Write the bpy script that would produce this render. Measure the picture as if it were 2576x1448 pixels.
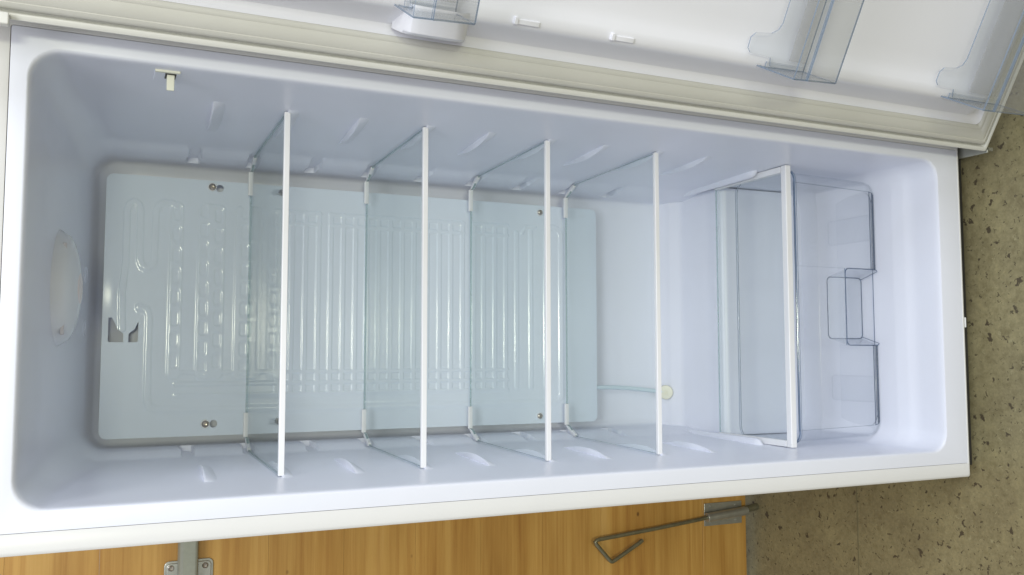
import bpy, math, random
import numpy as np
from mathutils import Matrix, Vector

# ------------------------------------------------------------------ reset
for o in list(bpy.data.objects):
    bpy.data.objects.remove(o, do_unlink=True)
scene = bpy.context.scene
COL = scene.collection
random.seed(4)

# ------------------------------------------------------------------ camera
cam_d = bpy.data.cameras.new('camera')
cam = bpy.data.objects.new('camera', cam_d)
COL.objects.link(cam)
right = Vector((-0.000906, -0.418036, -0.908430))
up = Vector((0.997313, -0.066920, 0.029800))
back = Vector((-0.073249, -0.905962, 0.416974))
M = Matrix((right, up, back)).transposed().to_4x4()
M.translation = Vector((-0.0847, -1.1005, 1.4176))
cam.matrix_world = M
cam_d.sensor_width = 36
cam_d.lens = 2255.3 / 2576 * 36
cam_d.clip_start = 0.02
cam_d.clip_end = 100
scene.camera = cam

# ------------------------------------------------------------------ world, lamps, exposure
w = bpy.data.worlds.new('World')
scene.world = w
w.use_nodes = True
bg = w.node_tree.nodes['Background']
bg.inputs['Color'].default_value = (0.88, 0.89, 0.96, 1)
bg.inputs['Strength'].default_value = 0.49


def area(name, loc, target, sx, sy, power, color, spread=180):
    d = bpy.data.lights.new(name, 'AREA')
    d.shape = 'RECTANGLE'
    d.size, d.size_y, d.energy, d.color = sx, sy, power, color
    d.spread = math.radians(spread)
    o = bpy.data.objects.new(name, d)
    COL.objects.link(o)
    o.location = loc
    o.rotation_euler = (Vector(target) - Vector(loc)).to_track_quat('-Z', 'Y').to_euler()
    return o


area('window_light', (0.10, -5.2, 2.25), (0, 0.2, 0.9), 0.40, 1.1, 66, (0.98, 1.0, 0.76))
area('daylight_side', (3.2, -2.5, 1.9), (-0.1, 0.2, 0.8), 1.3, 1.5, 58, (0.84, 0.89, 1.0))
area('daylight_above', (0.3, -1.9, 3.3), (0.0, 0.3, 0.4), 1.8, 1.0, 50, (0.95, 0.96, 1.0))

scene.render.engine = 'CYCLES'
scene.cycles.transparent_max_bounces = 48
scene.cycles.max_bounces = 14
scene.cycles.transmission_bounces = 12
scene.cycles.caustics_reflective = False
scene.cycles.caustics_refractive = False
scene.cycles.sample_clamp_indirect = 3.0
scene.view_settings.view_transform = 'Standard'
scene.view_settings.look = 'None'
scene.view_settings.exposure = 0.06
scene.view_settings.gamma = 1
scene.view_settings.use_curve_mapping = False


# ------------------------------------------------------------------ materials
def newmat(name):
    m = bpy.data.materials.new(name)
    m.use_nodes = True
    nt = m.node_tree
    return m, nt, nt.nodes['Principled BSDF']


def noise(nt, scale, detail=3, rough=0.5, coord='Object', stretch=None):
    tc = nt.nodes.new('ShaderNodeTexCoord')
    n = nt.nodes.new('ShaderNodeTexNoise')
    n.inputs['Scale'].default_value = scale
    n.inputs['Detail'].default_value = detail
    n.inputs['Roughness'].default_value = rough
    if stretch:
        mp = nt.nodes.new('ShaderNodeMapping')
        mp.inputs['Scale'].default_value = stretch
        nt.links.new(tc.outputs[coord], mp.inputs['Vector'])
        nt.links.new(mp.outputs['Vector'], n.inputs['Vector'])
    else:
        nt.links.new(tc.outputs[coord], n.inputs['Vector'])
    return n


def ramp(nt, src, stops):
    r = nt.nodes.new('ShaderNodeValToRGB')
    cr = r.color_ramp
    while len(cr.elements) < len(stops):
        cr.elements.new(0.5)
    for e, (p, c) in zip(cr.elements, stops):
        e.position = p
        e.color = (c[0], c[1], c[2], 1)
    nt.links.new(src, r.inputs['Fac'])
    return r


def mix(nt, fac, a, b, mode='MIX'):
    n = nt.nodes.new('ShaderNodeMix')
    n.data_type = 'RGBA'
    n.blend_type = mode
    for sock, val in ((n.inputs[0], fac), (n.inputs[6], a), (n.inputs[7], b)):
        if isinstance(val, bpy.types.NodeSocket):
            nt.links.new(val, sock)
        elif isinstance(val, (int, float)):
            sock.default_value = val
        else:
            sock.default_value = (val[0], val[1], val[2], 1)
    return n.outputs[2]


def bump(nt, bsdf, height, strength, dist):
    b = nt.nodes.new('ShaderNodeBump')
    b.inputs['Strength'].default_value = strength
    b.inputs['Distance'].default_value = dist
    nt.links.new(height, b.inputs['Height'])
    nt.links.new(b.outputs['Normal'], bsdf.inputs['Normal'])


def plastic(name, col, rough=0.3, var=0.03, spec=0.5, nscale=9, bmp=0.0, metallic=0.0):
    m, nt, b = newmat(name)
    n = noise(nt, nscale, 4)
    c0 = [max(0, c * (1 - var)) for c in col]
    c1 = [min(1, c * (1 + var)) for c in col]
    r = ramp(nt, n.outputs['Fac'], [(0.3, c0), (0.7, c1)])
    nt.links.new(r.outputs['Color'], b.inputs['Base Color'])
    n2 = noise(nt, nscale * 3, 3)
    mr = nt.nodes.new('ShaderNodeMapRange')
    mr.inputs['To Min'].default_value = rough * 0.85
    mr.inputs['To Max'].default_value = rough * 1.2
    nt.links.new(n2.outputs['Fac'], mr.inputs['Value'])
    nt.links.new(mr.outputs['Result'], b.inputs['Roughness'])
    b.inputs['Specular IOR Level'].default_value = spec
    b.inputs['Metallic'].default_value = metallic
    if bmp:
        n3 = noise(nt, 55, 3)
        bump(nt, b, n3.outputs['Fac'], 0.25, bmp)
    return m


def clear(name, tint, haze_col, haze=0.06, edge=0.8, rough=0.03, fmin=0.04, graze=None):
    """thin clear glass or plastic: tinted see-through, mirror-like at grazing angles, a little milky"""
    m = bpy.data.materials.new(name)
    m.use_nodes = True
    nt = m.node_tree
    nt.nodes.clear()
    out = nt.nodes.new('ShaderNodeOutputMaterial')
    lw = nt.nodes.new('ShaderNodeLayerWeight')
    lw.inputs['Blend'].default_value = 0.5
    tr = nt.nodes.new('ShaderNodeBsdfTransparent')
    g = graze or [c * 0.75 for c in tint]
    pw0 = nt.nodes.new('ShaderNodeMath'); pw0.operation = 'POWER'; pw0.inputs[1].default_value = 3.0
    nt.links.new(lw.outputs['Facing'], pw0.inputs[0])
    c = mix(nt, pw0.outputs[0], tint, g)
    nt.links.new(c, tr.inputs['Color'])
    df = nt.nodes.new('ShaderNodeBsdfDiffuse')
    df.inputs['Color'].default_value = (*haze_col, 1)
    m1 = nt.nodes.new('ShaderNodeMixShader')
    n = noise(nt, 14, 3)
    mr = nt.nodes.new('ShaderNodeMapRange')
    mr.inputs['To Min'].default_value = haze * 0.7
    mr.inputs['To Max'].default_value = haze * 1.3
    nt.links.new(n.outputs['Fac'], mr.inputs['Value'])
    nt.links.new(mr.outputs['Result'], m1.inputs['Fac'])
    nt.links.new(tr.outputs[0], m1.inputs[1])
    nt.links.new(df.outputs[0], m1.inputs[2])
    gl = nt.nodes.new('ShaderNodeBsdfGlossy')
    gl.inputs['Roughness'].default_value = rough
    pw = nt.nodes.new('ShaderNodeMath'); pw.operation = 'POWER'; pw.inputs[1].default_value = 4.5
    nt.links.new(lw.outputs['Facing'], pw.inputs[0])
    ma = nt.nodes.new('ShaderNodeMath'); ma.operation = 'MULTIPLY_ADD'
    ma.inputs[1].default_value = edge
    ma.inputs[2].default_value = fmin
    nt.links.new(pw.outputs[0], ma.inputs[0])
    m2 = nt.nodes.new('ShaderNodeMixShader')
    nt.links.new(ma.outputs[0], m2.inputs['Fac'])
    nt.links.new(m1.outputs[0], m2.inputs[1])
    nt.links.new(gl.outputs[0], m2.inputs[2])
    nt.links.new(m2.outputs[0], out.inputs['Surface'])
    return m


LINER = plastic('liner_plastic', (0.80, 0.825, 0.915), 0.30, 0.012, bmp=0.0004)
DLINER = plastic('door_liner_plastic', (0.79, 0.795, 0.835), 0.33, 0.012, bmp=0.0004)
SHELL = plastic('enamelled_steel', (0.77, 0.77, 0.765), 0.30, 0.012)
STRIP = plastic('door_skin_steel', (0.70, 0.70, 0.655), 0.32, 0.02)
PLATE = plastic('evaporator_enamel', (0.71, 0.785, 0.875), 0.13, 0.02)
TRIM = plastic('white_trim', (0.84, 0.845, 0.86), 0.32, 0.01)
CREAM = plastic('cream_plastic', (0.72, 0.725, 0.61), 0.35, 0.02)
DARK = plastic('black_slot', (0.03, 0.028, 0.025), 0.5, 0.1)
STEEL = plastic('screw_steel', (0.42, 0.38, 0.33), 0.28, 0.15, metallic=0.9, nscale=300)
ZINC = plastic('zinc_plated_steel', (0.46, 0.47, 0.43), 0.34, 0.10, metallic=0.75, nscale=60)
GREYBAR = plastic('grey_painted_steel', (0.33, 0.35, 0.30), 0.42, 0.05, nscale=120, metallic=0.2)
BRASSY = plastic('yellow_zinc_rod', (0.25, 0.24, 0.16), 0.33, 0.15, metallic=0.7, nscale=80)
TUBE = plastic('pale_blue_tube', (0.62, 0.74, 0.80), 0.3, 0.02)
LAMPC = plastic('lamp_cover', (0.74, 0.77, 0.82), 0.22, 0.03)
AMBER = plastic('bulb_glow_glass', (0.80, 0.70, 0.68), 0.2, 0.08)
GLASS = clear('shelf_glass', (0.985, 0.997, 0.992), (0.72, 0.82, 0.80), 0.012, 0.50, 0.015, 0.02, (0.968, 0.985, 0.982))
GEDGE = clear('glass_edge', (0.60, 0.73, 0.73), (0.48, 0.59, 0.59), 0.30, 0.5, 0.1, 0.05)
CLEAR = clear('clear_blue_plastic', (0.988, 0.991, 0.995), (0.88, 0.92, 0.98), 0.042, 0.45, 0.16, 0.035, (0.955, 0.966, 0.988))
CEDGE = clear('clear_plastic_edge', (0.28, 0.38, 0.52), (0.24, 0.32, 0.46), 0.42, 0.5, 0.1, 0.05)
BINP = clear('bin_plastic', (0.978, 0.984, 0.988), (0.74, 0.78, 0.82), 0.025, 0.50, 0.08, 0.018, (0.945, 0.96, 0.98))
BEDGE = clear('bin_plastic_edge', (0.42, 0.51, 0.62), (0.36, 0.43, 0.53), 0.42, 0.5, 0.1, 0.05)


def ribbed(name):
    """bin plastic with fine moulded ribs"""
    m = clear(name, (0.955, 0.955, 0.955), (0.72, 0.72, 0.71), 0.12, 0.6, 0.10, 0.03, (0.82, 0.85, 0.88))
    nt = m.node_tree
    tc = nt.nodes.new('ShaderNodeTexCoord')
    wv = nt.nodes.new('ShaderNodeTexWave')
    wv.bands_direction = 'X'
    wv.inputs['Scale'].default_value = 95
    nt.links.new(tc.outputs['Object'], wv.inputs['Vector'])
    b = nt.nodes.new('ShaderNodeBump')
    b.inputs['Strength'].default_value = 0.7
    b.inputs['Distance'].default_value = 0.0008
    nt.links.new(wv.outputs['Fac'], b.inputs['Height'])
    for n in nt.nodes:
        if n.type in ('BSDF_GLOSSY', 'BSDF_DIFFUSE'):
            nt.links.new(b.outputs['Normal'], n.inputs['Normal'])
    return m


RIB = ribbed('ribbed_bin_plastic')


def gasket_mat():
    m, nt, b = newmat('beige_gasket')
    n = noise(nt, 6, 5, 0.6, stretch=(1, 1, 0.35))
    r = ramp(nt, n.outputs['Fac'], [(0.3, (0.55, 0.545, 0.485)), (0.55, (0.61, 0.605, 0.555)), (0.8, (0.62, 0.605, 0.55))])
    nt.links.new(r.outputs['Color'], b.inputs['Base Color'])
    b.inputs['Roughness'].default_value = 0.48
    n2 = noise(nt, 60, 3, 0.5)
    bump(nt, b, n2.outputs['Fac'], 0.2, 0.001)
    return m


GASKET = gasket_mat()


def wood_mat():
    m, nt, b = newmat('varnished_pine')
    n = noise(nt, 1.0, 6, 0.66, stretch=(0.9, 1.2, 22))
    n2 = noise(nt, 1.0, 3, 0.5, stretch=(2.2, 2.0, 7))
    n3 = noise(nt, 1.0, 5, 0.7, stretch=(1.6, 3, 95))
    r = ramp(nt, n.outputs['Fac'], [(0.28, (0.36, 0.165, 0.036)), (0.42, (0.50, 0.275, 0.066)), (0.58, (0.60, 0.360, 0.100)), (0.75, (0.66, 0.42, 0.140))])
    r3 = ramp(nt, n3.outputs['Fac'], [(0.36, (0.74, 0.62, 0.50)), (0.52, (1, 1, 1))])
    r2 = ramp(nt, n2.outputs['Fac'], [(0.3, (0.80, 0.76, 0.70)), (0.7, (1.08, 1.06, 1.02))])
    c = mix(nt, 0.5, r.outputs['Color'], r3.outputs['Color'], 'MULTIPLY')
    c = mix(nt, 0.8, c, r2.outputs['Color'], 'MULTIPLY')
    # knots
    tc = nt.nodes.new('ShaderNodeTexCoord')
    mp = nt.nodes.new('ShaderNodeMapping')
    mp.inputs['Scale'].default_value = (6, 0.01, 9)
    nt.links.new(tc.outputs['Object'], mp.inputs['Vector'])
    v = nt.nodes.new('ShaderNodeTexVoronoi')
    v.inputs['Scale'].default_value = 1.7
    nt.links.new(mp.outputs['Vector'], v.inputs['Vector'])
    rk = ramp(nt, v.outputs['Distance'], [(0.0, (1, 1, 1)), (0.035, (0.8, 0.8, 0.8)), (0.07, (0, 0, 0))])
    c = mix(nt, rk.outputs['Color'], c, (0.13, 0.055, 0.015))
    nt.links.new(c, b.inputs['Base Color'])
    b.inputs['Roughness'].default_value = 0.42
    bump(nt, b, n3.outputs['Fac'], 0.15, 0.0006)
    return m


WOOD = wood_mat()


def floor_mat():
    m, nt, b = newmat('speckled_linoleum')
    n1 = noise(nt, 9, 6, 0.62)
    n2 = noise(nt, 70, 4, 0.65)
    n3 = noise(nt, 210, 3, 0.6)
    base = ramp(nt, n1.outputs['Fac'], [(0.30, (0.225, 0.195, 0.108)), (0.5, (0.27, 0.238, 0.130)), (0.72, (0.32, 0.285, 0.155))])
    mot = ramp(nt, n2.outputs['Fac'], [(0.30, (0.76, 0.74, 0.68)), (0.52, (1, 1, 1)), (0.75, (1.15, 1.13, 1.06))])
    fine = ramp(nt, n3.outputs['Fac'], [(0.3, (0.8, 0.8, 0.8)), (0.65, (1.08, 1.08, 1.08))])
    c = mix(nt, 0.8, base.outputs['Color'], mot.outputs['Color'], 'MULTIPLY')
    c = mix(nt, 0.7, c, fine.outputs['Color'], 'MULTIPLY')

    def specks(scale, thr, col, warp, c, seed):
        tc = nt.nodes.new('ShaderNodeTexCoord')
        mp = nt.nodes.new('ShaderNodeMapping')
        mp.inputs['Location'].default_value = (seed, seed * 0.7, 0)
        nw = nt.nodes.new('ShaderNodeTexNoise')
        nw.inputs['Scale'].default_value = scale * 1.6
        nw.inputs['Detail'].default_value = 4
        nt.links.new(tc.outputs['Object'], mp.inputs['Vector'])
        nt.links.new(mp.outputs['Vector'], nw.inputs['Vector'])
        sc = nt.nodes.new('ShaderNodeVectorMath'); sc.operation = 'SCALE'
        sc.inputs['Scale'].default_value = warp
        nt.links.new(nw.outputs['Color'], sc.inputs[0])
        ad = nt.nodes.new('ShaderNodeVectorMath'); ad.operation = 'ADD'
        nt.links.new(mp.outputs['Vector'], ad.inputs[0])
        nt.links.new(sc.outputs[0], ad.inputs[1])
        v = nt.nodes.new('ShaderNodeTexVoronoi')
        v.voronoi_dimensions = '2D'
        v.inputs['Scale'].default_value = scale
        nt.links.new(ad.outputs[0], v.inputs['Vector'])
        # only a share of the cells carry a speck, of varying size
        sp = nt.nodes.new('ShaderNodeSeparateColor')
        nt.links.new(v.outputs['Color'], sp.inputs['Color'])
        pw = nt.nodes.new('ShaderNodeMath'); pw.operation = 'POWER'; pw.inputs[1].default_value = 2.2
        nt.links.new(sp.outputs['Red'], pw.inputs[0])
        ml = nt.nodes.new('ShaderNodeMath'); ml.operation = 'MULTIPLY'; ml.inputs[1].default_value = thr
        nt.links.new(pw.outputs[0], ml.inputs[0])
        sb = nt.nodes.new('ShaderNodeMath'); sb.operation = 'SUBTRACT'
        nt.links.new(ml.outputs[0], sb.inputs[0])
        nt.links.new(v.outputs['Distance'], sb.inputs[1])
        mr = nt.nodes.new('ShaderNodeMapRange')
        mr.inputs['From Min'].default_value = -0.02
        mr.inputs['From Max'].default_value = 0.04
        nt.links.new(sb.outputs[0], mr.inputs['Value'])
        return mix(nt, mr.outputs['Result'], c, col)
    c = specks(42, 0.22, (0.085, 0.068, 0.042), 0.035, c, 1.3)
    c = specks(95, 0.19, (0.105, 0.088, 0.05), 0.018, c, 4.1)
    c = specks(60, 0.13, (0.33, 0.30, 0.17), 0.03, c, 7.7)
    nt.links.new(c, b.inputs['Base Color'])
    b.inputs['Roughness'].default_value = 0.5
    b.inputs['Specular IOR Level'].default_value = 0.35
    bump(nt, b, n2.outputs['Fac'], 0.15, 0.001)
    return m


FLOOR = floor_mat()


# ------------------------------------------------------------------ mesh helpers
class MB:
    def __init__(s):
        s.v, s.f, s.m = [], [], []

    def add(s, vs, fs, mi=0):
        k = len(s.v)
        s.v += [tuple(map(float, p)) for p in vs]
        s.f += [tuple(i + k for i in f) for f in fs]
        s.m += [mi] * len(fs)
        return s

    def box(s, x0, x1, y0, y1, z0, z1, mi=0):
        vs = [(x, y, z) for x in (x0, x1) for y in (y0, y1) for z in (z0, z1)]
        fs = [(0, 1, 3, 2), (4, 6, 7, 5), (0, 4, 5, 1), (2, 3, 7, 6), (0, 2, 6, 4), (1, 5, 7, 3)]
        return s.add(vs, fs, mi)

    def extrude(s, poly, axis, a, b, mi=0, caps=True):
        """poly: 2D points; axis 0: poly in (y,z) along x; 1: (x,z) along y; 2: (x,y) along z"""
        def P(p, t):
            q = list(p); q.insert(axis, t); return tuple(q)
        n = len(poly)
        vs = [P(p, a) for p in poly] + [P(p, b) for p in poly]
        fs = [(i, (i + 1) % n, n + (i + 1) % n, n + i) for i in range(n)]
        if caps:
            fs += [tuple(range(n))[::-1], tuple(range(n, 2 * n))]
        return s.add(vs, fs, mi)

    def tube(s, pts, r, n=14, mi=0):
        pts = [Vector(p) for p in pts]
        vs, fs = [], []
        ref = Vector((0.13, 0.9, 0.31)).normalized()
        for i, p in enumerate(pts):
            if i == 0: t = pts[1] - p
            elif i == len(pts) - 1: t = p - pts[-2]
            else: t = (pts[i + 1] - p).normalized() + (p - pts[i - 1]).normalized()
            t.normalize()
            a = t.cross(ref).normalized(); b = t.cross(a)
            for k in range(n):
                an = 2 * math.pi * k / n
                vs.append(p + (a * math.cos(an) + b * math.sin(an)) * r)
        for i in range(len(pts) - 1):
            for k in range(n):
                fs.append((i * n + k, i * n + (k + 1) % n, (i + 1) * n + (k + 1) % n, (i + 1) * n + k))
        fs += [tuple(range(n))[::-1], tuple(range((len(pts) - 1) * n, len(pts) * n))]
        return s.add(vs, fs, mi)

    def lathe(s, c, axis, prof, n=28, mi=0):
        """prof: list of (radius, offset along axis)"""
        ax = Vector(axis).normalized()
        a = ax.cross(Vector((0.3, 0.2, 0.9))).normalized(); b = ax.cross(a)
        vs, fs = [], []
        for r, h in prof:
            for k in range(n):
                an = 2 * math.pi * k / n
                vs.append(Vector(c) + ax * h + (a * math.cos(an) + b * math.sin(an)) * r)
        for i in range(len(prof) - 1):
            for k in range(n):
                fs.append((i * n + k, i * n + (k + 1) % n, (i + 1) * n + (k + 1) % n, (i + 1) * n + k))
        fs += [tuple(range(n))[::-1], tuple(range((len(prof) - 1) * n, len(prof) * n))]
        return s.add(vs, fs, mi)

    def build(s, name, mats, parent=None, smooth=True, bevel=0, segs=3, solid=0, rim=0, recalc=True, angle=35):
        me = bpy.data.meshes.new(name)
        me.from_pydata(s.v, [], s.f)
        if not isinstance(mats, (list, tuple)): mats = [mats]
        for m in mats: me.materials.append(m)
        me.polygons.foreach_set('material_index', s.m)
        me.update()
        if recalc:
            import bmesh
            bm = bmesh.new(); bm.from_mesh(me)
            bmesh.ops.recalc_face_normals(bm, faces=bm.faces)
            bm.to_mesh(me); bm.free()
        o = bpy.data.objects.new(name, me)
        COL.objects.link(o)
        if parent: o.parent = parent
        if smooth:
            me.polygons.foreach_set('use_smooth', [True] * len(me.polygons))
            try:
                me.set_sharp_from_angle(angle=math.radians(angle))
            except Exception:
                pass
        if solid:
            md = o.modifiers.new('solid', 'SOLIDIFY')
            md.thickness = solid; md.offset = 0
            md.material_offset_rim = rim
            md.use_even_offset = True
        if bevel:
            md = o.modifiers.new('bevel', 'BEVEL')
            md.width = bevel; md.segments = segs; md.limit_method = 'ANGLE'
            md.angle_limit = math.radians(40)
            md.harden_normals = False
        return o


def empty(name, loc=(0, 0, 0), rz=0, label=None, cat=None, group=None):
    o = bpy.data.objects.new(name, None)
    o.empty_display_size = 0.05
    COL.objects.link(o)
    o.location = loc
    o.rotation_euler = (0, 0, rz)
    tag(o, label, cat, group)
    return o


def tag(o, label=None, cat=None, group=None, kind=None):
    if label: o['label'] = label
    if cat: o['category'] = cat
    if group: o['group'] = group
    if kind: o['kind'] = kind
    return o


def copy_tree(o, parent=None):
    c = o.copy()
    COL.objects.link(c)
    if parent: c.parent = parent
    for ch in list(o.children):
        copy_tree(ch, c)
    return c


def rrect(a0, a1, b0, b1, r, n=6):
    """rounded rectangle outline, counter-clockwise from the lower right"""
    pts = []
    for cx, cy, t0 in ((a1 - r, b0 + r, -90), (a1 - r, b1 - r, 0), (a0 + r, b1 - r, 90), (a0 + r, b0 + r, 180)):
        for i in range(n + 1):
            t = math.radians(t0 + 90 * i / n)
            pts.append((cx + r * math.cos(t), cy + r * math.sin(t)))
    return pts


def smooth01(t):
    t = np.clip(t, 0, 1)
    return t * t * (3 - 2 * t)


# ------------------------------------------------------------------ floor
fl = MB()
FZ = -.018
fl.add([(-6, -6, FZ), (6, -6, FZ), (6, 6, FZ), (-6, 6, FZ)], [(0, 1, 2, 3)])
floor = tag(fl.build('floor', FLOOR, smooth=False), kind='structure')
sj = MB()
for x in (-0.93,):
    sj.box(x - .0008, x + .0008, -5, 5, FZ + 0.0004, FZ + 0.0009)
sj.build('seam', plastic('seam_fill', (0.19, 0.17, 0.09), 0.6, 0.1), floor, smooth=False)
sj = MB(); sj.box(-2.5, 2.5, 0.311, 0.3125, FZ + 0.0004, FZ + 0.0009)
sj.build('seam', bpy.data.materials['seam_fill'], floor, smooth=False)

# ------------------------------------------------------------------ refrigerator
fridge = empty('refrigerator', (0, 0, 0), 0,
               'tall white open refrigerator with empty bluish interior and ribbed cooling plate', 'refrigerator')

# cabinet: steel shell with folded front flange
def rect_ring(a, zt, zb, y, r):
    return [(x, y, z) for x, z in rrect(-a, a, zb, zt, r, 5)]


def loft(mb, rings, mi=0, cap_last=False):
    n = len(rings[0])
    vs = [p for r in rings for p in r]
    fs = []
    for i in range(len(rings) - 1):
        for k in range(n):
            fs.append((i * n + k, i * n + (k + 1) % n, (i + 1) * n + (k + 1) % n, (i + 1) * n + k))
    if cap_last:
        fs.append(tuple(range((len(rings) - 1) * n, len(rings) * n)))
    mb.add(vs, fs, mi)


cb = MB()
R = []
for a, zt, zb, y, r in [(.300, 1.545, .032, .60, .004), (.300, 1.545, .032, .006, .004), (.2990, 1.544, .0330, .0018, .004),
                        (.2970, 1.542, .0350, .0003, .004), (.2948, 1.540, .037, .0000, .004),
                        (.2768, 1.5165, .0380, .0000, .003), (.2758, 1.5155, .0384, .0006, .003), (.2754, 1.515, .0388, .004, .003),
                        (.2754, 1.515, .0388, .012, .003)]:
    R.append(rect_ring(a, zt, zb, y, r))
loft(cb, R)
cb.add([(-.3, .6, .032), (.3, .6, .032), (.3, .6, 1.545), (-.3, .6, 1.545)], [(0, 1, 2, 3)])
cb.add([(-.298, .6, .0345), (.298, .6, .0345), (.298, .012, .0385), (-.298, .012, .0385)], [(0, 1, 2, 3)])
cb.build('cabinet', SHELL, fridge)

for x in (-.25, .25):
    for y in (.11, .55):
        f = MB(); f.lathe((x, y, 0), (0, 0, 1), [(.018, FZ), (.018, FZ + .012), (.008, FZ + .014), (.008, .034)])
        f.build('foot', DARK, fridge)
pk = MB(); pk.box(-.285, .285, .034, .040, FZ + .004, .036)  # black strip added to stand in for the shade under the cabinet
pk.build('under_shade_strip', DARK, fridge, smooth=False)
nb = MB(); nb.box(-.040, -.022, .001, .008, .028, .0315)
nb.build('base_tab', SHELL, fridge, bevel=.0015)

# liner
RIBZ = [1.2860, 1.1868, 1.0870, .9852, .8870, .7833, .6855, .5804, .4830]
NOTZ = [1.285, 1.1897, 1.0885, .988, .888, .7861, .686, .5832, .487]


def interp(x, pts):
    xs, ys = zip(*pts)
    return float(np.interp(x, xs, ys))


def liner_prof(y):
    a = interp(y, [(.0, .2556), (.0012, .2540), (.004, .2525), (.008, .2518), (.013, .2515), (.14, .2500), (.385, .2460), (.395, .2452), (.405, .2436),
                   (.42, .2405), (.44, .2372), (.456, .2358), (.497, .2350), (.505, .2335), (.510, .2290), (.513, .2150)])
    zt = interp(y, [(.0, 1.4990), (.0012, 1.4972), (.004, 1.4955), (.008, 1.4940), (.013, 1.4930), (.14, 1.4835), (.165, 1.4805), (.19, 1.4765), (.45, 1.4400),
                    (.475, 1.4360), (.492, 1.431), (.506, 1.422), (.513, 1.395)])
    zb = interp(y, [(.0, .0850), (.0012, .0868), (.004, .0880), (.008, .0886), (.013, .0890), (.055, .0895), (.066, .0915), (.072, .0940), (.085, .0945), (.091, .0962), (.2, .098), (.506, .105)])
    r = interp(y, [(0, .034), (.013, .032), (.15, .036), (.4, .044), (.45, .040), (.506, .030)])
    return a, zt, zb, r


def ring_pts(a, zt, zb, r, NS=480, NW=44, NC=8):
    """x,z,side(+1/-1/0) sampled so that neighbouring rings line up"""
    out = []
    for i in range(NS): out.append((a, zb + r + (zt - zb - 2 * r) * i / NS, 1))
    for i in range(NC):
        t = math.pi / 2 * i / NC; out.append((a - r + r * math.cos(t), zt - r + r * math.sin(t), 0))
    for i in range(NW): out.append((a - r - 2 * (a - r) * i / NW, zt, 0))
    for i in range(NC):
        t = math.pi / 2 * (1 + i / NC); out.append((-a + r + r * math.cos(t), zt - r + r * math.sin(t), 0))
    for i in range(NS): out.append((-a, zt - r - (zt - zb - 2 * r) * i / NS, -1))
    for i in range(NC):
        t = math.pi / 2 * (2 + i / NC); out.append((-a + r + r * math.cos(t), zb + r + r * math.sin(t), 0))
    for i in range(NW): out.append((-a + r + 2 * (a - r) * i / NW, zb, 0))
    for i in range(NC):
        t = math.pi / 2 * (3 + i / NC); out.append((a - r + r * math.cos(t), zb + r + r * math.sin(t), 0))
    return out


ys = sorted(set([0, .0012, .004, .008, .013] + [round(.02 + .008 * i, 4) for i in range(12)] + [round(.116 + .003 * i, 4) for i in range(20)] +
                [round(.18 + .006 * i, 4) for i in range(34)] + [round(.386 + .004 * i, 4) for i in range(26)] + [.49, .494, .498, .501, .504, .507, .510, .513]))
ys = [y for y in ys if y <= .513]


def liner_offset(y, z):
    """how far a side wall bulges inwards (+) at depth y, height z"""
    h = 0.0
    return h


lin = MB()
# flat front of the liner between seam and lip
fr = rrect(-.2752, .2752, .0492, 1.5148, .003, 8)
# match ring count: sample outer outline by angle-free param (same sampler with tiny radius)
rings = []
o = [(x, .0008, z) for x, z, s in ring_pts(.2752, 1.5148, .0390, .002)]
rings.append(o)
for y in ys:
    a, zt, zb, r = liner_prof(y)
    rg = []
    for x, z, s in ring_pts(a, zt, zb, r):
        if s:
            off = liner_offset(y, z)
            xx = a - off
            # notches cut through the rear shoulder
            if .389 < y < .478:
                for zc in NOTZ:
                    if abs(z - (zc - .02 * (y - .39))) < .0092:
                        xx = .2462 - .03 * (y - .39)
            rg.append((s * xx, y, z))
        else:
            rg.append((x, y, z))
    if y == 0:
        rg = [(x, .0008, z) for x, yy, z in rg]
    rings.append(rg)
loft(lin, rings, 0, cap_last=True)
# step over the compressor at the bottom rear
hp = [(.530, .345), (.514, .339), (.499, .3275), (.488, .3215), (.480, .3185), (.470, .3065), (.462, .3035), (.455, .3025), (.350, .3005), (.340, .2985), (.334, .293),
      (.331, .285), (.326, .09), (.530, .09)]
lin.extrude(hp, 0, -.2445, .2445)
# crescent ledges under every shelf position
for zc in RIBZ:
    for s in (1, -1):
        n = 26
        vs, fs = [], []
        for i in range(n + 1):
            t = i / n
            y = .130 + .160 * t
            a = liner_prof(y)[0]
            e = .0096 * math.sin(math.pi * t ** .8) ** .8 if 0 < i < n else 0
            zt_ = zc - .008 * (t - .3)
            vs += [(s * (a + .003), y, zt_), (s * (a - e * .86), y, zt_), (s * (a - e), y, zt_ - .0012), (s * (a - e * .9), y, zt_ - .0035), (s * (a - e * .4), y, zt_ - .012), (s * (a + .002), y, zt_ - .020)]
        for i in range(n):
            for k in range(5):
                fs.append((i * 6 + k, i * 6 + k + 1, (i + 1) * 6 + k + 1, (i + 1) * 6 + k))
        lin.add(vs, fs)
# long ledges carrying the lowest shelf
for s in (1, -1):
    n = 30
    vs, fs = [], []
    for i in range(n + 1):
        y = .184 + (.470 - .184) * i / n
        e = float(smooth01((y - .184) / .016)) ** .5 if i else 0.0
        zc = .3315 - .040 * (y - .184)
        for k in range(9):
            t = math.pi * k / 8
            vs.append((s * (.2515 - .0135 * e * math.sin(t)), y, zc - .0072 * (e * .6 + .4) * math.cos(t)))
    for i in range(n):
        for k in range(8):
            fs.append((i * 9 + k, i * 9 + k + 1, (i + 1) * 9 + k + 1, (i + 1) * 9 + k))
    fs.append(tuple(range(9)))
    lin.add(vs, fs)
lin.build('liner', LINER, fridge, recalc=True, angle=50)

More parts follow.
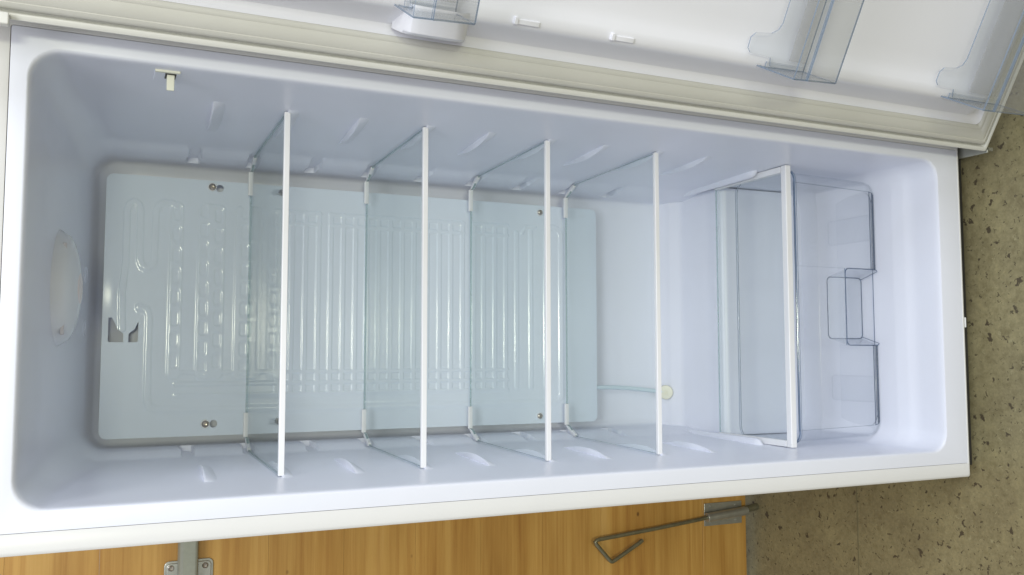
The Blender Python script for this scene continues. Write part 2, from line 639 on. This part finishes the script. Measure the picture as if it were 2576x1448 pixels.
# ------------------------------------------------------------------ evaporator plate
PX0, PX1, PZ0, PZ1 = -.2208, .2081, .5013, 1.4137


def lines(base, dense):
    s = set(np.round(base, 5).tolist())
    for a, b, st in dense:
        s |= set(np.round(np.arange(a, b, st), 5).tolist())
    out = [min(s)]
    for q in sorted(s)[1:]:
        if q - out[-1] > 2.5e-4: out.append(q)
    return np.array(out)


gx = lines(np.linspace(PX0, PX1, 150), [(-.068, -.024, .0006), (.188, .204, .0007), (-.209, -.193, .0007), (.125, .172, .0018), (-.152, -.105, .0018)])
gz = lines(np.linspace(PZ0, PZ1, 900), [(1.358, 1.408, .0006), (1.230, 1.2565, .0007), (1.127, 1.142, .0007)])
XX, ZZ = np.meshgrid(gx, gz, indexing='ij')
H = np.zeros_like(XX)


def seg_dist(px, pz, a, b):
    ax, az = a; bx, bz = b
    dx, dz = bx - ax, bz - az
    L = dx * dx + dz * dz + 1e-12
    t = np.clip(((px - ax) * dx + (pz - az) * dz) / L, 0, 1)
    return np.hypot(px - ax - t * dx, pz - az - t * dz)


def prof_h(d, hw, h):
    """smooth embossed channel of half width hw"""
    return h * smooth01((hw - d) / min(.0024, hw * .5))


def stroke(pts, hw, h=.0011):
    global H
    x0 = min(p[0] for p in pts) - .02; x1 = max(p[0] for p in pts) + .02
    z0 = min(p[1] for p in pts) - .02; z1 = max(p[1] for p in pts) + .02
    i0, i1 = np.searchsorted(gx, x0), np.searchsorted(gx, x1)
    j0, j1 = np.searchsorted(gz, z0), np.searchsorted(gz, z1)
    px, pz = XX[i0:i1, j0:j1], ZZ[i0:i1, j0:j1]
    d = np.full(px.shape, 9.)
    for a, b in zip(pts[:-1], pts[1:]):
        d = np.minimum(d, seg_dist(px, pz, a, b))
    H[i0:i1, j0:j1] = np.maximum(H[i0:i1, j0:j1], prof_h(d, hw, h))


def slab(x0, x1, z0, z1, r, islands, ihx, ihz, h=.0011):
    """wide embossed field with a rounded outline and sunken islands"""
    global H
    cx, cz = (x0 + x1) / 2, (z0 + z1) / 2
    def sd(px, pz, cx, cz, hx, hz, r):
        qx = np.abs(px - cx) - (hx - r); qz = np.abs(pz - cz) - (hz - r)
        return np.hypot(np.maximum(qx, 0), np.maximum(qz, 0)) + np.minimum(np.maximum(qx, qz), 0) - r
    d = sd(XX, ZZ, cx, cz, (x1 - x0) / 2, (z1 - z0) / 2, r)
    f = smooth01(-d / .0035)
    for ix, iz in islands:
        di = sd(XX, ZZ, ix, iz, ihx, ihz, min(ihx, ihz) * .75)
        f = f * (1 - 0.9 * smooth01(.5 - di / .004))
    H = np.maximum(H, h * f)


# serpentine at the top end
A = [(-.045, 1.384), (.010, 1.386), (.040, 1.3835), (.065, 1.3817), (.150, 1.3817), (.160, 1.3785), (.1645, 1.3715), (.160, 1.3645), (.150, 1.3612),
     (.068, 1.3605), (.059, 1.3570), (.0555, 1.3495), (.059, 1.342), (.068, 1.3388), (.150, 1.3380), (.160, 1.334), (.1655, 1.326), (.1655, 1.312), (.160, 1.306)]
stroke(A, .0062)
slab(-.128, .169, 1.2930, 1.3165, .010, [(.1496 - .0352 * i, 1.3047) for i in range(8)], .0125, .0065)
slab(-.130, .169, 1.2260, 1.2725, .010, [(.1561 - .0330 * i, 1.2609) for i in range(9)] + [(.1500 - .0352 * i, 1.2377) for i in range(8)], .0120, .0062)
slab(-.130, .169, 1.1640, 1.2125, .010, [(.158 - .0335 * i, 1.1948) for i in range(9)], .0120, .0060)
stroke([(.150, 1.175), (-.118, 1.175)], .0050)
# parallel channels
CH = [1.1372, 1.1144, 1.0912, 1.0681, 1.0463, 1.0240, 1.0016, .9803, .9593, .9367, .9133, .8905, .8650, .8408, .8177, .794, .7708, .7504, .7268, .7038]
for z in CH:
    stroke([(.163, z), (-.150, z)], .0054)
for z, xt in ((.6803, .160), (.6497, .164), (.6171, .166)):
    stroke([(xt - .010, z), (-.150, z)], .0056)
# cross links with dimples at both ends
def manifold(xa, z0, z1):
    for x in (xa, xa - .019):
        stroke([(x, z0), (x, z1)], .0042, .0011)
manifold(.163, 1.066, 1.140); manifold(.163, .792, 1.048); manifold(.163, .700, .772)
manifold(-.116, .700, 1.30); manifold(-.135, .700, 1.30)
stroke([(.150, .668), (.162, .660), (.164, .640)], .004)
# outer loop
B = [(-.0095, 1.3600), (-.0100, 1.3560), (-.014, 1.3470), (-.024, 1.3440), (-.160, 1.3440), (-.171, 1.340), (-.1755, 1.330), (-.178, 1.24), (-.1800, 1.03), (-.1810, .83),
     (-.1810, .60), (-.1770, .588), (-.168, .5830), (.150, .5830), (.161, .587), (.1655, .597), (.166, .618)]
stroke(B, .0062)
# raised mouth of the channel and gentle sheet waviness
H += .00020 * np.sin(XX * 21 + 1) * np.sin(ZZ * 17)
H += .0005 * np.exp(-(((XX - .02) / .03) ** 2 + ((ZZ - 1.398) / .012) ** 2))

# holes: suction cut-out with a hanging neck, keyholes
def in_hole(x, z):
    if -.0665 < x < -.0268 and 1.3600 < z < 1.4048:
        # rounded lower corners
        cz = min(max(z, 1.3640), 1.4008); cx = max(x, -.0625)
        if x < -.0625 and math.hypot(x - cx, z - cz) > .004: return False
        t = (-.0268 - x) / .0397           # 0 at the neck root, 1 at the open end
        mid = 1.3780
        if t < .40:
            half = .0218 - .0080 * (t / .40) ** .8
        elif t < .68:
            half = .0138 - .0098 * float(smooth01((t - .40) / .28))
        else:
            half = .0040
        return abs(z - mid) > half
    for cx, cz, r in ((.1958, 1.2378, .0062), (-.2015, 1.2395, .0062), (.1958, 1.1345, .0056), (-.2005, 1.1335, .0056)):
        if math.hypot(x - cx, z - cz) < r: return True
    for cx, cz, r in ((.1968, 1.2455, .0030), (-.2014, 1.2475, .0030)):
        if math.hypot(x - cx, z - cz) < r: return True
    return False


nx, nz = len(gx), len(gz)
yb = .480
rc = .012
V = np.stack([XX, yb - H, ZZ], -1)
for (cx, sx) in ((PX0 + rc, -1), (PX1 - rc, 1)):
    for (cz, sz) in ((PZ0 + rc, -1), (PZ1 - rc, 1)):
        m = ((XX - cx) * sx > 0) & ((ZZ - cz) * sz > 0)
        d = np.hypot(XX - cx, ZZ - cz)
        # square-to-arc mapping
        mxx = np.maximum(np.abs(XX - cx), np.abs(ZZ - cz))
        sc = np.where(m, mxx / np.maximum(d, 1e-9), 1)
        V[..., 0] = np.where(m, cx + (XX - cx) * sc, V[..., 0])
        V[..., 2] = np.where(m, cz + (ZZ - cz) * sc, V[..., 2])
pl = MB()
vs = V.reshape(-1, 3)
faces = []
for i in range(nx - 1):
    xm = (gx[i] + gx[i + 1]) / 2
    chk = (-.0668 < xm < -.026) or abs(xm - .196) < .008 or abs(xm + .2012) < .008
    for j in range(nz - 1):
        if chk and in_hole(xm, (gz[j] + gz[j + 1]) / 2): continue
        faces.append((i * nz + j, (i + 1) * nz + j, (i + 1) * nz + j + 1, i * nz + j + 1))
pl.add(vs.tolist(), faces)
# rolled rim
bord = [i * nz for i in range(nx)] + [(nx - 1) * nz + j for j in range(1, nz)] + [i * nz + nz - 1 for i in range(nx - 2, -1, -1)] + [j for j in range(nz - 2, 0, -1)]
r1 = [vs[k] for k in bord]
r2 = [np.array((p[0] * 1.0, p[1] + .0035, p[2])) for p in r1]
n = len(r1)
pl.add([tuple(p) for p in r1] + [tuple(p) for p in r2], [(k, (k + 1) % n, n + (k + 1) % n, n + k) for k in range(n)])
plate = pl.build('evaporator_plate', PLATE, fridge, recalc=True, angle=60)
for cx, cz, r in ((.1971, 1.2502, .0058), (-.2013, 1.2528, .0058), (.1937, .6301, .0052), (-.2066, .6315, .0052)):
    s = MB()
    s.lathe((cx, .4785, cz), (0, -1, 0), [(r * 1.25, -.003), (r * 1.25, .0004), (r * 1.2, .0012)], 24, 0)
    s.lathe((cx, .4785, cz), (0, -1, 0), [(r, .0010), (r, .0026), (r * .8, .0038), (r * .45, .0044), (r * .42, .0030), (r * .1, .0028)], 24, 1)
    s.build('screw', [TRIM, STEEL], plate)
    sp = MB(); sp.lathe((cx, .4785, cz), (0, 1, 0), [(.004, 0), (.004, .033)], 12); sp.build('spacer', TRIM, plate)

# drain tube and grommet
tb = MB()
tb.tube([(-.1535, .488, .505), (-.1540, .4885, .46), (-.1565, .489, .42), (-.1600, .489, .385), (-.1630, .489, .36), (-.1655, .4885, .335), (-.166, .487, .326)], .0042)
tb.build('drain_tube', TUBE, fridge)
g = MB()
g.lathe((-.1665, .4855, .3325), (0, -1, .55), [(.0150, -.004), (.0150, .003), (.0138, .0048), (.006, .0052), (.0045, .0052), (.0045, .003)], 32)
g.build('grommet', CREAM, fridge)

# ceiling lamp lens and plugs on the sloping ceiling
def ceil_z(y): return liner_prof(y)[1]
lm = MB()
NR, NA = 9, 48
vs, fs = [], []
cx0, cy0 = .004, .250
for i in range(NR + 1):
    t = i / NR
    for k in range(NA):
        an = 2 * math.pi * k / NA
        x = cx0 + .079 * t * math.cos(an)
        y = cy0 + .060 * t * math.sin(an)
        z = ceil_z(y) - .0250 * math.sqrt(max(0, 1 - t ** 2.2)) - (.0006 if i < NR else 0)
        vs.append((x, y, z))
for i in range(NR):
    for k in range(NA):
        fs.append((i * NA + k, i * NA + (k + 1) % NA, (i + 1) * NA + (k + 1) % NA, (i + 1) * NA + k))
fs.append(tuple(range(NA)))
lm.add(vs, fs)
lamp = lm.build('interior_lamp', LAMPC, fridge)
s = MB()
s.lathe((cx0, cy0 + .005, ceil_z(cy0) - .0244), (0, -.13, -1), [(.022, 0), (.021, .0012), (.015, .0020)], 28)
s.build('bulb', AMBER, lamp)
for x in (-.050, .052):
    s = MB(); s.box(x - .010, x + .010, cy0 - .036, cy0 - .026, ceil_z(cy0 - .03) - .0128, ceil_z(cy0 - .03) - .0080)
    s.build('vent_slot', plastic('lamp_slot' + str(x), (.58, .56, .60), .5, .05), lamp, bevel=.001)
for x in (.039, -.044):
    s = MB()
    zc = ceil_z(.455)
    s.lathe((x, .455, zc), (0, -.14, -1), [(.0130, -.002), (.0130, .0003), (.0120, .0012), (.0112, .0003), (.004, .0004), (.0035, .0010), (.0005, .0011)], 32)
    s.build('ceiling_plug', LINER, fridge)

# door light switch on the right inner wall
sw = MB()
sw.box(.2488, .2530, .019, .0235, 1.338, 1.3665, 0)
sw.box(.2500, .2530, .0235, .0660, 1.338, 1.3665, 1)
swo = sw.build('light_switch', [CREAM, LINER], fridge, bevel=.0008)
sl = MB(); sl.box(.2493, .2500, .027, .048, 1.3422, 1.3545); sl.build('slot', DARK, swo, smooth=False)
lv = MB()
lv.add([(x, y, z) for (x, y) in ((.2500, .0300), (.2440, .0310), (.2312, .0335), (.2320, .0380), (.2500, .0480)) for z in (1.3440, 1.3525)],
       [(0, 1, 3, 2), (2, 3, 5, 4), (4, 5, 7, 6), (6, 7, 9, 8), (8, 9, 1, 0), (0, 2, 4, 6, 8), (1, 9, 7, 5, 3)])
lv.build('rocker', CREAM, swo, smooth=False, bevel=.0006)

# lower hinge
hg = MB()
hg.box(.262, .298, -.052, .02, .0235, .0275)
hg.box(.266, .272, -.052, -.048, .012, .0275)
hg.lathe((.280, -.040, .014), (0, 0, 1), [(.006, 0), (.006, .022)], 16)
hg.build('hinge', ZINC, fridge, bevel=.001)
hg = MB()
hg.box(.2535, .2665, -.066, -.0565, 1.5116, 1.550)
hg.build('hinge_cover', STRIP, fridge, bevel=.0015)

# ------------------------------------------------------------------ refrigerator door (opened about 150 degrees); local x = width, -y = towards the room, z = up
TH = math.radians(29)
E0 = Vector((.262, -.055, 0))
ds = MB()
DZ0, DZ1, DW = .0345, 1.60, .60


def door_ring(inset, nn, r=.004, zt=None):
    return [(x, -nn, z) for x, z in rrect(inset, DW - inset, DZ0 + inset, DZ1 - inset, r, 8)]


loft(ds, [door_ring(0.0005, -.058), door_ring(0, -.056), door_ring(0, -.002), door_ring(.0008, -.0004), door_ring(.002, 0), door_ring(.0060, .0002),
          door_ring(.0072, -.0006), door_ring(.0078, -.003), door_ring(.0082, -.007), door_ring(.030, -.007)])
ds.add([(p[0], p[1], p[2]) for p in door_ring(0.0005, -.058)], [tuple(range(36))])
door = ds.build('door', SHELL, fridge)
door.data.materials[0] = STRIP
door.location = E0
door.rotation_euler = (0, 0, -TH)
gk = MB()
loft(gk, [door_ring(.0105, -.0065), door_ring(.0112, -.001, .004), door_ring(.0125, .0015), door_ring(.015, .0030), door_ring(.0185, .0036), door_ring(.0195, .0030), door_ring(.0205, .0036), door_ring(.027, .0040), door_ring(.0345, .0036), door_ring(.0355, .0029), door_ring(.0365, .0034), door_ring(.0395, .0028),
          door_ring(.0415, .0020), door_ring(.0430, .0000), door_ring(.0436, -.003), door_ring(.0436, -.0068)])
gk.build('gasket', GASKET, door)
dl = MB()
loft(dl, [door_ring(.0424, -.006, .01), door_ring(.0430, .0005, .01), door_ring(.0440, -.0005, .012), door_ring(.048, -.0040, .016), door_ring(.0520, -.0052, .018), door_ring(.0555, -.0045, .02), door_ring(.0590, .0005, .022),
          door_ring(.065, .0100, .024), door_ring(.077, .0300, .028), door_ring(.080, .0345, .030), door_ring(.0835, .0372, .032), door_ring(.0875, .0382, .034), door_ring(.095, .0380, .036),
          door_ring(.100, .0365, .04), door_ring(.108, .0330, .045), door_ring(.120, .0300, .05), door_ring(.14, .0290, .05)], cap_last=True)
inner = dl.build('inner_panel', DLINER, door)
# small moulded bin rests on the dyke
for z0, z1 in ((.934, .968), (.797, .831)):
    s = MB()
    s.extrude(rrect(z0, z1, .0365, .0405, .0012, 3), 0, .085, .0915)
    for i, p in enumerate(s.v):  # (x, z-ish, y-ish) -> local
        s.v[i] = (p[0], -p[2], p[1])
    s.box(.0845, .094, -.0425, -.030, z1 - .004, z1 + .001)
    s.build('bin_rest', DLINER, inner, bevel=.0008)
s = MB()
bp = [(1.014, .000), (1.020, .022), (1.026, .038), (1.034, .0445), (1.044, .047), (1.088, .047), (1.097, .044), (1.103, .034), (1.108, .000)]
s.add([(u, -nn * k, z) for u, k in ((.0515, .15), (.0520, .80), (.0560, .97), (.088, 1.0)) for z, nn in bp],
      [(i * 9 + j, i * 9 + j + 1, (i + 1) * 9 + j + 1, (i + 1) * 9 + j) for i in range(3) for j in range(8)] + [tuple(range(9))])
s.build('moulded_boss', DLINER, inner, bevel=.002, angle=60)


# ------------------------------------------------------------------ door bins
def make_bin(ztop, zbot, ear, label):
    L = E0 + Vector((math.cos(TH), -math.sin(TH), 0)) * .30
    root = empty('door_bin', (L.x, L.y, zbot), -TH, label, 'door bin', 'clear bins hung inside the refrigerator door')
    u0, u1 = .0835 - .30, .5165 - .30
    n0, nf, nb_ = .0425, .122, .112
    H_ = ztop - zbot
    def add(mb, quads, mi=0):
        for q in quads: mb.add(q, [tuple(range(len(q)))], mi)
    # tray: side walls, floor and back in one shell
    t = MB()
    hb = H_ - .020
    back = []
    prof = [(u0 + .010, 0)]
    e0 = u0 + .0145
    outline = [(u0 + .002, 0), (u1 - .002, 0), (u1 - .002, hb), (u1 - .014, hb + .004), (u1 - .016, H_ + .020), (u1 - .022, H_ + .026), (u1 - .036, H_ + .026), (u1 - .043, H_ + .020),
               (u1 - .046, hb + .014), (u1 - .052, hb + .004), (u1 - .062, hb), (u0 + .062, hb), (u0 + .052, hb + .004), (u0 + .046, hb + .014), (u0 + .043, H_ + .020), (u0 + .036, H_ + .026), (u0 + .022, H_ + .026),
               (u0 + .016, H_ + .020), (u0 + .014, hb + .004), (u0 + .002, hb)]
    t.add([(u, -n0, z) for u, z in outline], [tuple(range(len(outline)))])
    t.add([(u0 + .002, -n0, 0), (u1 - .002, -n0, 0), (u1 - .002, -nb_, 0), (u0 + .002, -nb_, 0)], [(0, 1, 2, 3)])
    for s in (u0, u1):
        d = .002 if s == u0 else -.002
        t.add([(s + d, -n0, 0), (s + d, -nb_, 0), (s, -nf, H_), (s, -n0 + .010, H_ - .002), (s, -n0, H_ - .012)], [(0, 1, 2, 3, 4)])
        t.add([(s, -n0, H_ - .012), (s + 4 * d, -n0, H_ - .012), (s + 4 * d, -n0, 0), (s + d, -n0, 0)], [(0, 1, 2, 3)])
    t.build('tray', [BINP, BEDGE], root, smooth=False, solid=.0020, rim=1)
    f = MB()
    f.add([(u0, -nf, H_), (u1, -nf, H_), (u1, -nf + .0008, H_ - .021), (u0, -nf + .0008, H_ - .021)], [(0, 1, 2, 3)])
    f.build('front_panel', [BINP, BEDGE], root, smooth=False, solid=.0026, rim=1)
    f = MB()
    f.add([(u0, -nf - .0006, H_ - .0225), (u1, -nf - .0006, H_ - .0225), (u1 - .002, -nb_, .0), (u0 + .002, -nb_, .0)], [(0, 1, 2, 3)])
    f.build('ribbed_front', [RIB, BEDGE], root, smooth=False, solid=.0026, rim=1)
    f = MB()
    f.add([(u0 + .014, -n0 - .0022, hb - .028), (u1 - .014, -n0 - .0022, hb - .028), (u1 - .014, -n0 - .0022, .003), (u0 + .014, -n0 - .0022, .003)], [(0, 1, 2, 3)])
    f.build('ribbed_back', [RIB, BEDGE], root, smooth=False, solid=.0012, rim=0)
    return root


make_bin(1.121, 1.046, .045, 'clear bluish door bin, highest of the three, above the white moulded boss')
make_bin(.5945, .514, .045, 'clear ribbed door bin in the middle, between the highest and the lowest bin')
make_bin(.2310, .105, .045, 'deep clear ribbed door bin, lowest one, at the foot of the open door')


# ------------------------------------------------------------------ glass shelves
def make_shelf(label):
    root = empty('glass_shelf', (0, 0, 0), 0, label, 'shelf', 'glass shelves with white front trims')
    g = MB()
    poly = [(-.2480, .141), (.2480, .141), (.2432, .416), (.2400, .424), (.2260, .444), (.2225, .456), (-.2225, .456), (-.2260, .444), (-.2400, .424), (-.2432, .416)]
    n = len(poly)
    h = .0019
    g.add([(x, y, -h) for x, y in poly] + [(x, y, h) for x, y in poly], [tuple(range(n))[::-1], tuple(range(n, 2 * n))], 0)
    g.add([(x, y, -h) for x, y in poly] + [(x, y, h) for x, y in poly], [(i, (i + 1) % n, n + (i + 1) % n, n + i) for i in range(n)], 1)
    g.build('glass_panel', [GLASS, GEDGE], root, smooth=False, recalc=False)
    t = MB()
    t.extrude([(.1362, -.0040), (.1362, .0032), (.1370, .0038), (.1425, .0038), (.1425, .0024), (.1400, .0024), (.1400, -.0024), (.1425, -.0024), (.1425, -.0040)], 0, -.2487, .2487)
    t.build('front_trim', TRIM, root, bevel=.0006, smooth=False)
    for s in (1, -1):
        c = MB()
        c.box(min(s * .1830, s * .2235), max(s * .1830, s * .2235), .4535, .4585, -.0032, .0048)
        k = [(s * .2245, .4515), (s * .2245, .4590), (s * .2300, .4520), (s * .2440, .4290), (s * .2435, .4200), (s * .2385, .4220)]
        c.extrude(k, 2, -.0032, .0022)
        c.build('rear_clip', TRIM, root, bevel=.0008, smooth=False)
    return root


shelf = make_shelf('topmost glass shelf, nearest the ceiling lamp, crossing the two keyholes of the plate')
lab = [None,
       'second glass shelf from the ceiling, between the topmost and the middle glass shelf',
       'middle glass shelf, third of the five, in front of the ribbed plate',
       'glass shelf in front of the lower edge of the ribbed plate, fourth from the ceiling']
for i, z in enumerate((1.1897, .988, .7861, .5832)):
    o = shelf if i == 0 else copy_tree(shelf)
    o.location = (0, 0, z)
    if lab[i]: o['label'] = lab[i]

root5 = empty('glass_shelf', (0, 0, .313), 0, 'lowest glass shelf with a white frame, covering the clear drawer', 'shelf', 'glass shelves with white front trims')
g = MB()
poly = [(-.2425, .140), (.2425, .140), (.2405, .3300), (-.2405, .3300)]
h = .0019
g.add([(x, y, -h) for x, y in poly] + [(x, y, h) for x, y in poly], [(3, 2, 1, 0), (4, 5, 6, 7)], 0)
g.add([(x, y, -h) for x, y in poly] + [(x, y, h) for x, y in poly], [(i, (i + 1) % 4, 4 + (i + 1) % 4, 4 + i) for i in range(4)], 1)
g.build('glass_panel', [GLASS, GEDGE], root5, smooth=False, recalc=False)
t = MB()
t.extrude([(.1262, -.0070), (.1262, .0034), (.1272, .0046), (.1385, .0046), (.1385, .0024), (.1325, .0020), (.1325, -.0070)], 0, -.2490, .2490)
t.build('front_trim', TRIM, root5, bevel=.0006, smooth=False)
for s in (1, -1):
    c = MB()
    x0, x1 = sorted((s * .2378, s * .2485))
    c.box(x0, x1, .1400, .3300, -.0055, .0048)
    c.build('side_rail', TRIM, root5, bevel=.0008, smooth=False)

# ------------------------------------------------------------------ crisper drawer
dr = empty('crisper_drawer', (0, .2, .0985), 0, 'clear bluish vegetable drawer with a notched grip, under the lowest shelf', 'drawer')
oz, oy = .0985, .2


def rr_ring(hx, y0, y1, r, z, n=7):
    return [(x, y, z) for x, y in rrect(-hx, hx, y0 - oy, y1 - oy, r, n)]


b = MB()
# body without its front face: rings, faces of the front side removed below z of the rim
def drawer_rings():
    L = []
    for hx, y0, y1, r, z in [(.2445, .1262, .2890, .022, .2945), (.2443, .1264, .2888, .022, .2970), (.2432, .1276, .2878, .021, .2985), (.2415, .1295, .2860, .020, .2975),
                             (.2408, .1304, .2850, .020, .2940), (.2378, .1310, .2835, .021, .1140),
                             (.2366, .1318, .2828, .022, .1065), (.2335, .1345, .2815, .023, .1010), (.2285, .1385, .2800, .023, .0985), (.2220, .1430, .2780, .022, .0978)]:
        L.append(rr_ring(hx, y0, y1, r, z - oz))
    return L


DR = drawer_rings()
n = len(DR[0])
vs = [p for r in DR for p in r]
fs = []
# the front edge between the two front corners is one long quad per ring pair: subdivide it around the grip
NXH = .0705
for i in range(len(DR) - 1):
    for k in range(n):
        kk = (k + 1) % n
        if k == n - 1 and i >= 3:
            continue                       # front strip built below
        fs.append((i * n + k, i * n + kk, (i + 1) * n + kk, (i + 1) * n + k))
b.add(vs, fs)
for q, f in enumerate(b.f):
    if n <= f[0] < 2 * n:
        b.m[q] = 1                        # denser blue line along the top of the rim
b.add([p for p in DR[-1]], [tuple(range(n))])
NTOP = .1795                                # underside of the notch
for i in range(3, len(DR) - 1):
    pa, pb = DR[i][n - 1], DR[i][0]         # left-front end, right-front end
    qa, qb = DR[i + 1][n - 1], DR[i + 1][0]
    z0, z1 = pa[2] + oz, qa[2] + oz
    def P(x, t): return (x, pa[1] + (qa[1] - pa[1]) * t, pa[2] + (qa[2] - pa[2]) * t)
    if z1 >= NTOP:
        b.add([P(pa[0], 0), P(-NXH, 0), P(NXH, 0), P(pb[0], 0), P(pb[0], 1), P(NXH, 1), P(-NXH, 1), P(qa[0], 1)], [(0, 1, 6, 7), (1, 2, 5, 6), (2, 3, 4, 5)])
    else:
        for s in (1, -1):
            e = pb[0] if s == 1 else pa[0]; e2 = qb[0] if s == 1 else qa[0]
            b.add([P(s * NXH, 0), P(e, 0), P(e2, 1), P(s * NXH, 1)], [(0, 1, 2, 3)])
        if z0 > NTOP:
            t = (z0 - NTOP) / (z0 - z1)
            b.add([P(-NXH, 0), P(NXH, 0), P(NXH, t), P(-NXH, t)], [(0, 1, 2, 3)])
body = b.build('drawer_body', [CLEAR, CEDGE], dr, solid=.0018, rim=1, angle=40)
# recessed grip
gp = MB()
xa, xb = .0705, .0575
yf, yr = .1300 - oy, .1715 - oy
zt, zb_ = NTOP - oz, .0
top_back = zt + .004
rb = rrect(-xb, xb, .0, top_back, .008, 5)
ra = rrect(-xa, xa, .0, zt, .009, 5)
nn = len(rb)
gp.add([(x, yf, z) for x, z in ra] + [(x, yr, z) for x, z in rb], [(k, (k + 1) % nn, nn + (k + 1) % nn, nn + k) for k in range(nn) if ra[k][1] > .002 or ra[(k + 1) % nn][1] > .002])
gp.add([(x, yr, z) for x, z in rb], [tuple(range(nn))])
gp.build('grip', [CLEAR, CEDGE], dr, solid=.0022, rim=1, angle=40)
# raised pads moulded in the bottom
for s in (1, -1):
    pd = MB()
    x0, x1 = sorted((s * .127, s * .177))
    o1 = rrect(x0, x1, .138 - oy, .250 - oy, .007, 4)
    o2 = rrect(x0 + .003, x1 - .003, .141 - oy, .247 - oy, .005, 4)
    nn = len(o1)
    pd.add([(x, y, .1000 - oz) for x, y in o1] + [(x, y, .1050 - oz) for x, y in o2],
           [(k, (k + 1) % nn, nn + (k + 1) % nn, nn + k) for k in range(nn)] + [tuple(range(nn, 2 * nn))])
    pd.build('raised_pad', CLEAR, dr)

for o in dr.children:
    md = o.modifiers.new('weighted', 'WEIGHTED_NORMAL')
    md.weight = 90
    md.keep_sharp = True

# ------------------------------------------------------------------ wooden door behind the refrigerator
WY = .640
wd = empty('wooden_door', (-.9, WY, 0), 0, 'varnished pine door with horizontal boards standing behind the refrigerator', 'door')
wd['kind'] = 'thing'
wx = .9


def local(mb):
    mb.v = [(x + wx, y - WY, z) for x, y, z in mb.v]
    return mb


zs = [.1300, .262, .402, .545, .688, .830, .975, 1.118, 1.262, 1.405, 1.55, 1.70, 1.85, 2.0]
p = MB()
for z0, z1 in zip(zs[:-1], zs[1:]):
    p.box(-1.85, .05, WY, WY + .022, z0 + .0002, z1 - .0002)
local(p).build('boards', WOOD, wd, smooth=False)
p = MB(); p.box(-1.85, .05, WY - .0010, WY + .022, .0040, .1292)
local(p).build('bottom_board', WOOD, wd, bevel=.0012, smooth=False)
# drop bolt
bt = MB()
bt.box(-.486, -.434, WY - .0035, WY - .0012, .018, .126)
bolt = local(bt).build('bolt_plate', ZINC, wd, bevel=.0008)
bb = MB()
bb.tube([(-.4560, WY - .0150, .013), (-.4640, WY - .0150, .128)], .0105, 20)
local(bb).build('barrel', ZINC, bolt, bevel=.001)
rd = MB()
rd.tube([(-.4490, WY - .014, FZ + .0003), (-.4535, WY - .014, .018)], .0085, 18)
rd.tube([(-.4625, WY - .015, .118), (-.4660, WY - .017, .150), (-.4770, WY - .020, .280), (-.4870, WY - .022, .418), (-.4885, WY - .022, .4255), (-.4915, WY - .022, .4295), (-.4955, WY - .022, .4275),
         (-.5000, WY - .022, .4240), (-.5330, WY - .022, .3940), (-.5370, WY - .022, .3895), (-.5375, WY - .022, .3860), (-.5350, WY - .022, .3800), (-.5030, WY - .022, .3160), (-.4990, WY - .020, .3080)], .0045, 14)
local(rd).build('rod', BRASSY, bolt)
for x, z in ((-.478, .035), (-.478, .108), (-.442, .035), (-.442, .108)):
    s = MB(); s.lathe((x, WY - .0035, z), (0, -1, 0), [(.0035, 0), (.0033, .0008), (.001, .0012)], 14)
    local(s).build('screw', ZINC, bolt)
# latch bar and its mounting plate
mp = MB()
mp.extrude(rrect(-.535, -.4545, 1.216, 1.3000, .009, 5), 1, WY - .0030, WY - .0004)
mp.extrude(rrect(-.531, -.4585, 1.220, 1.2960, .007, 5), 1, WY - .0055, WY - .0030)
latch = local(mp).build('latch_plate', ZINC, wd, bevel=.0014)
lb = MB()
lb.extrude([(WY - .006, 1.243), (WY - .022, 1.2445), (WY - .025, 1.248), (WY - .025, 1.270), (WY - .020, 1.276), (WY - .006, 1.2785)], 0, -.560, -.25)
local(lb).build('bar', GREYBAR, latch, bevel=.003)
for x, z in ((-.4665, 1.2885), (-.4665, 1.2305), (-.523, 1.2885), (-.523, 1.2305)):
    s = MB(); s.lathe((x, WY - .0055, z), (0, -1, 0), [(.0055, 0), (.0052, .0016), (.0042, .0022), (.0030, .0012), (.0004, .0010)], 18)
    local(s).build('screw', STEEL, latch)

# fix the floor as the last word on render size
scene.render.resolution_x = 1024
scene.render.resolution_y = 575
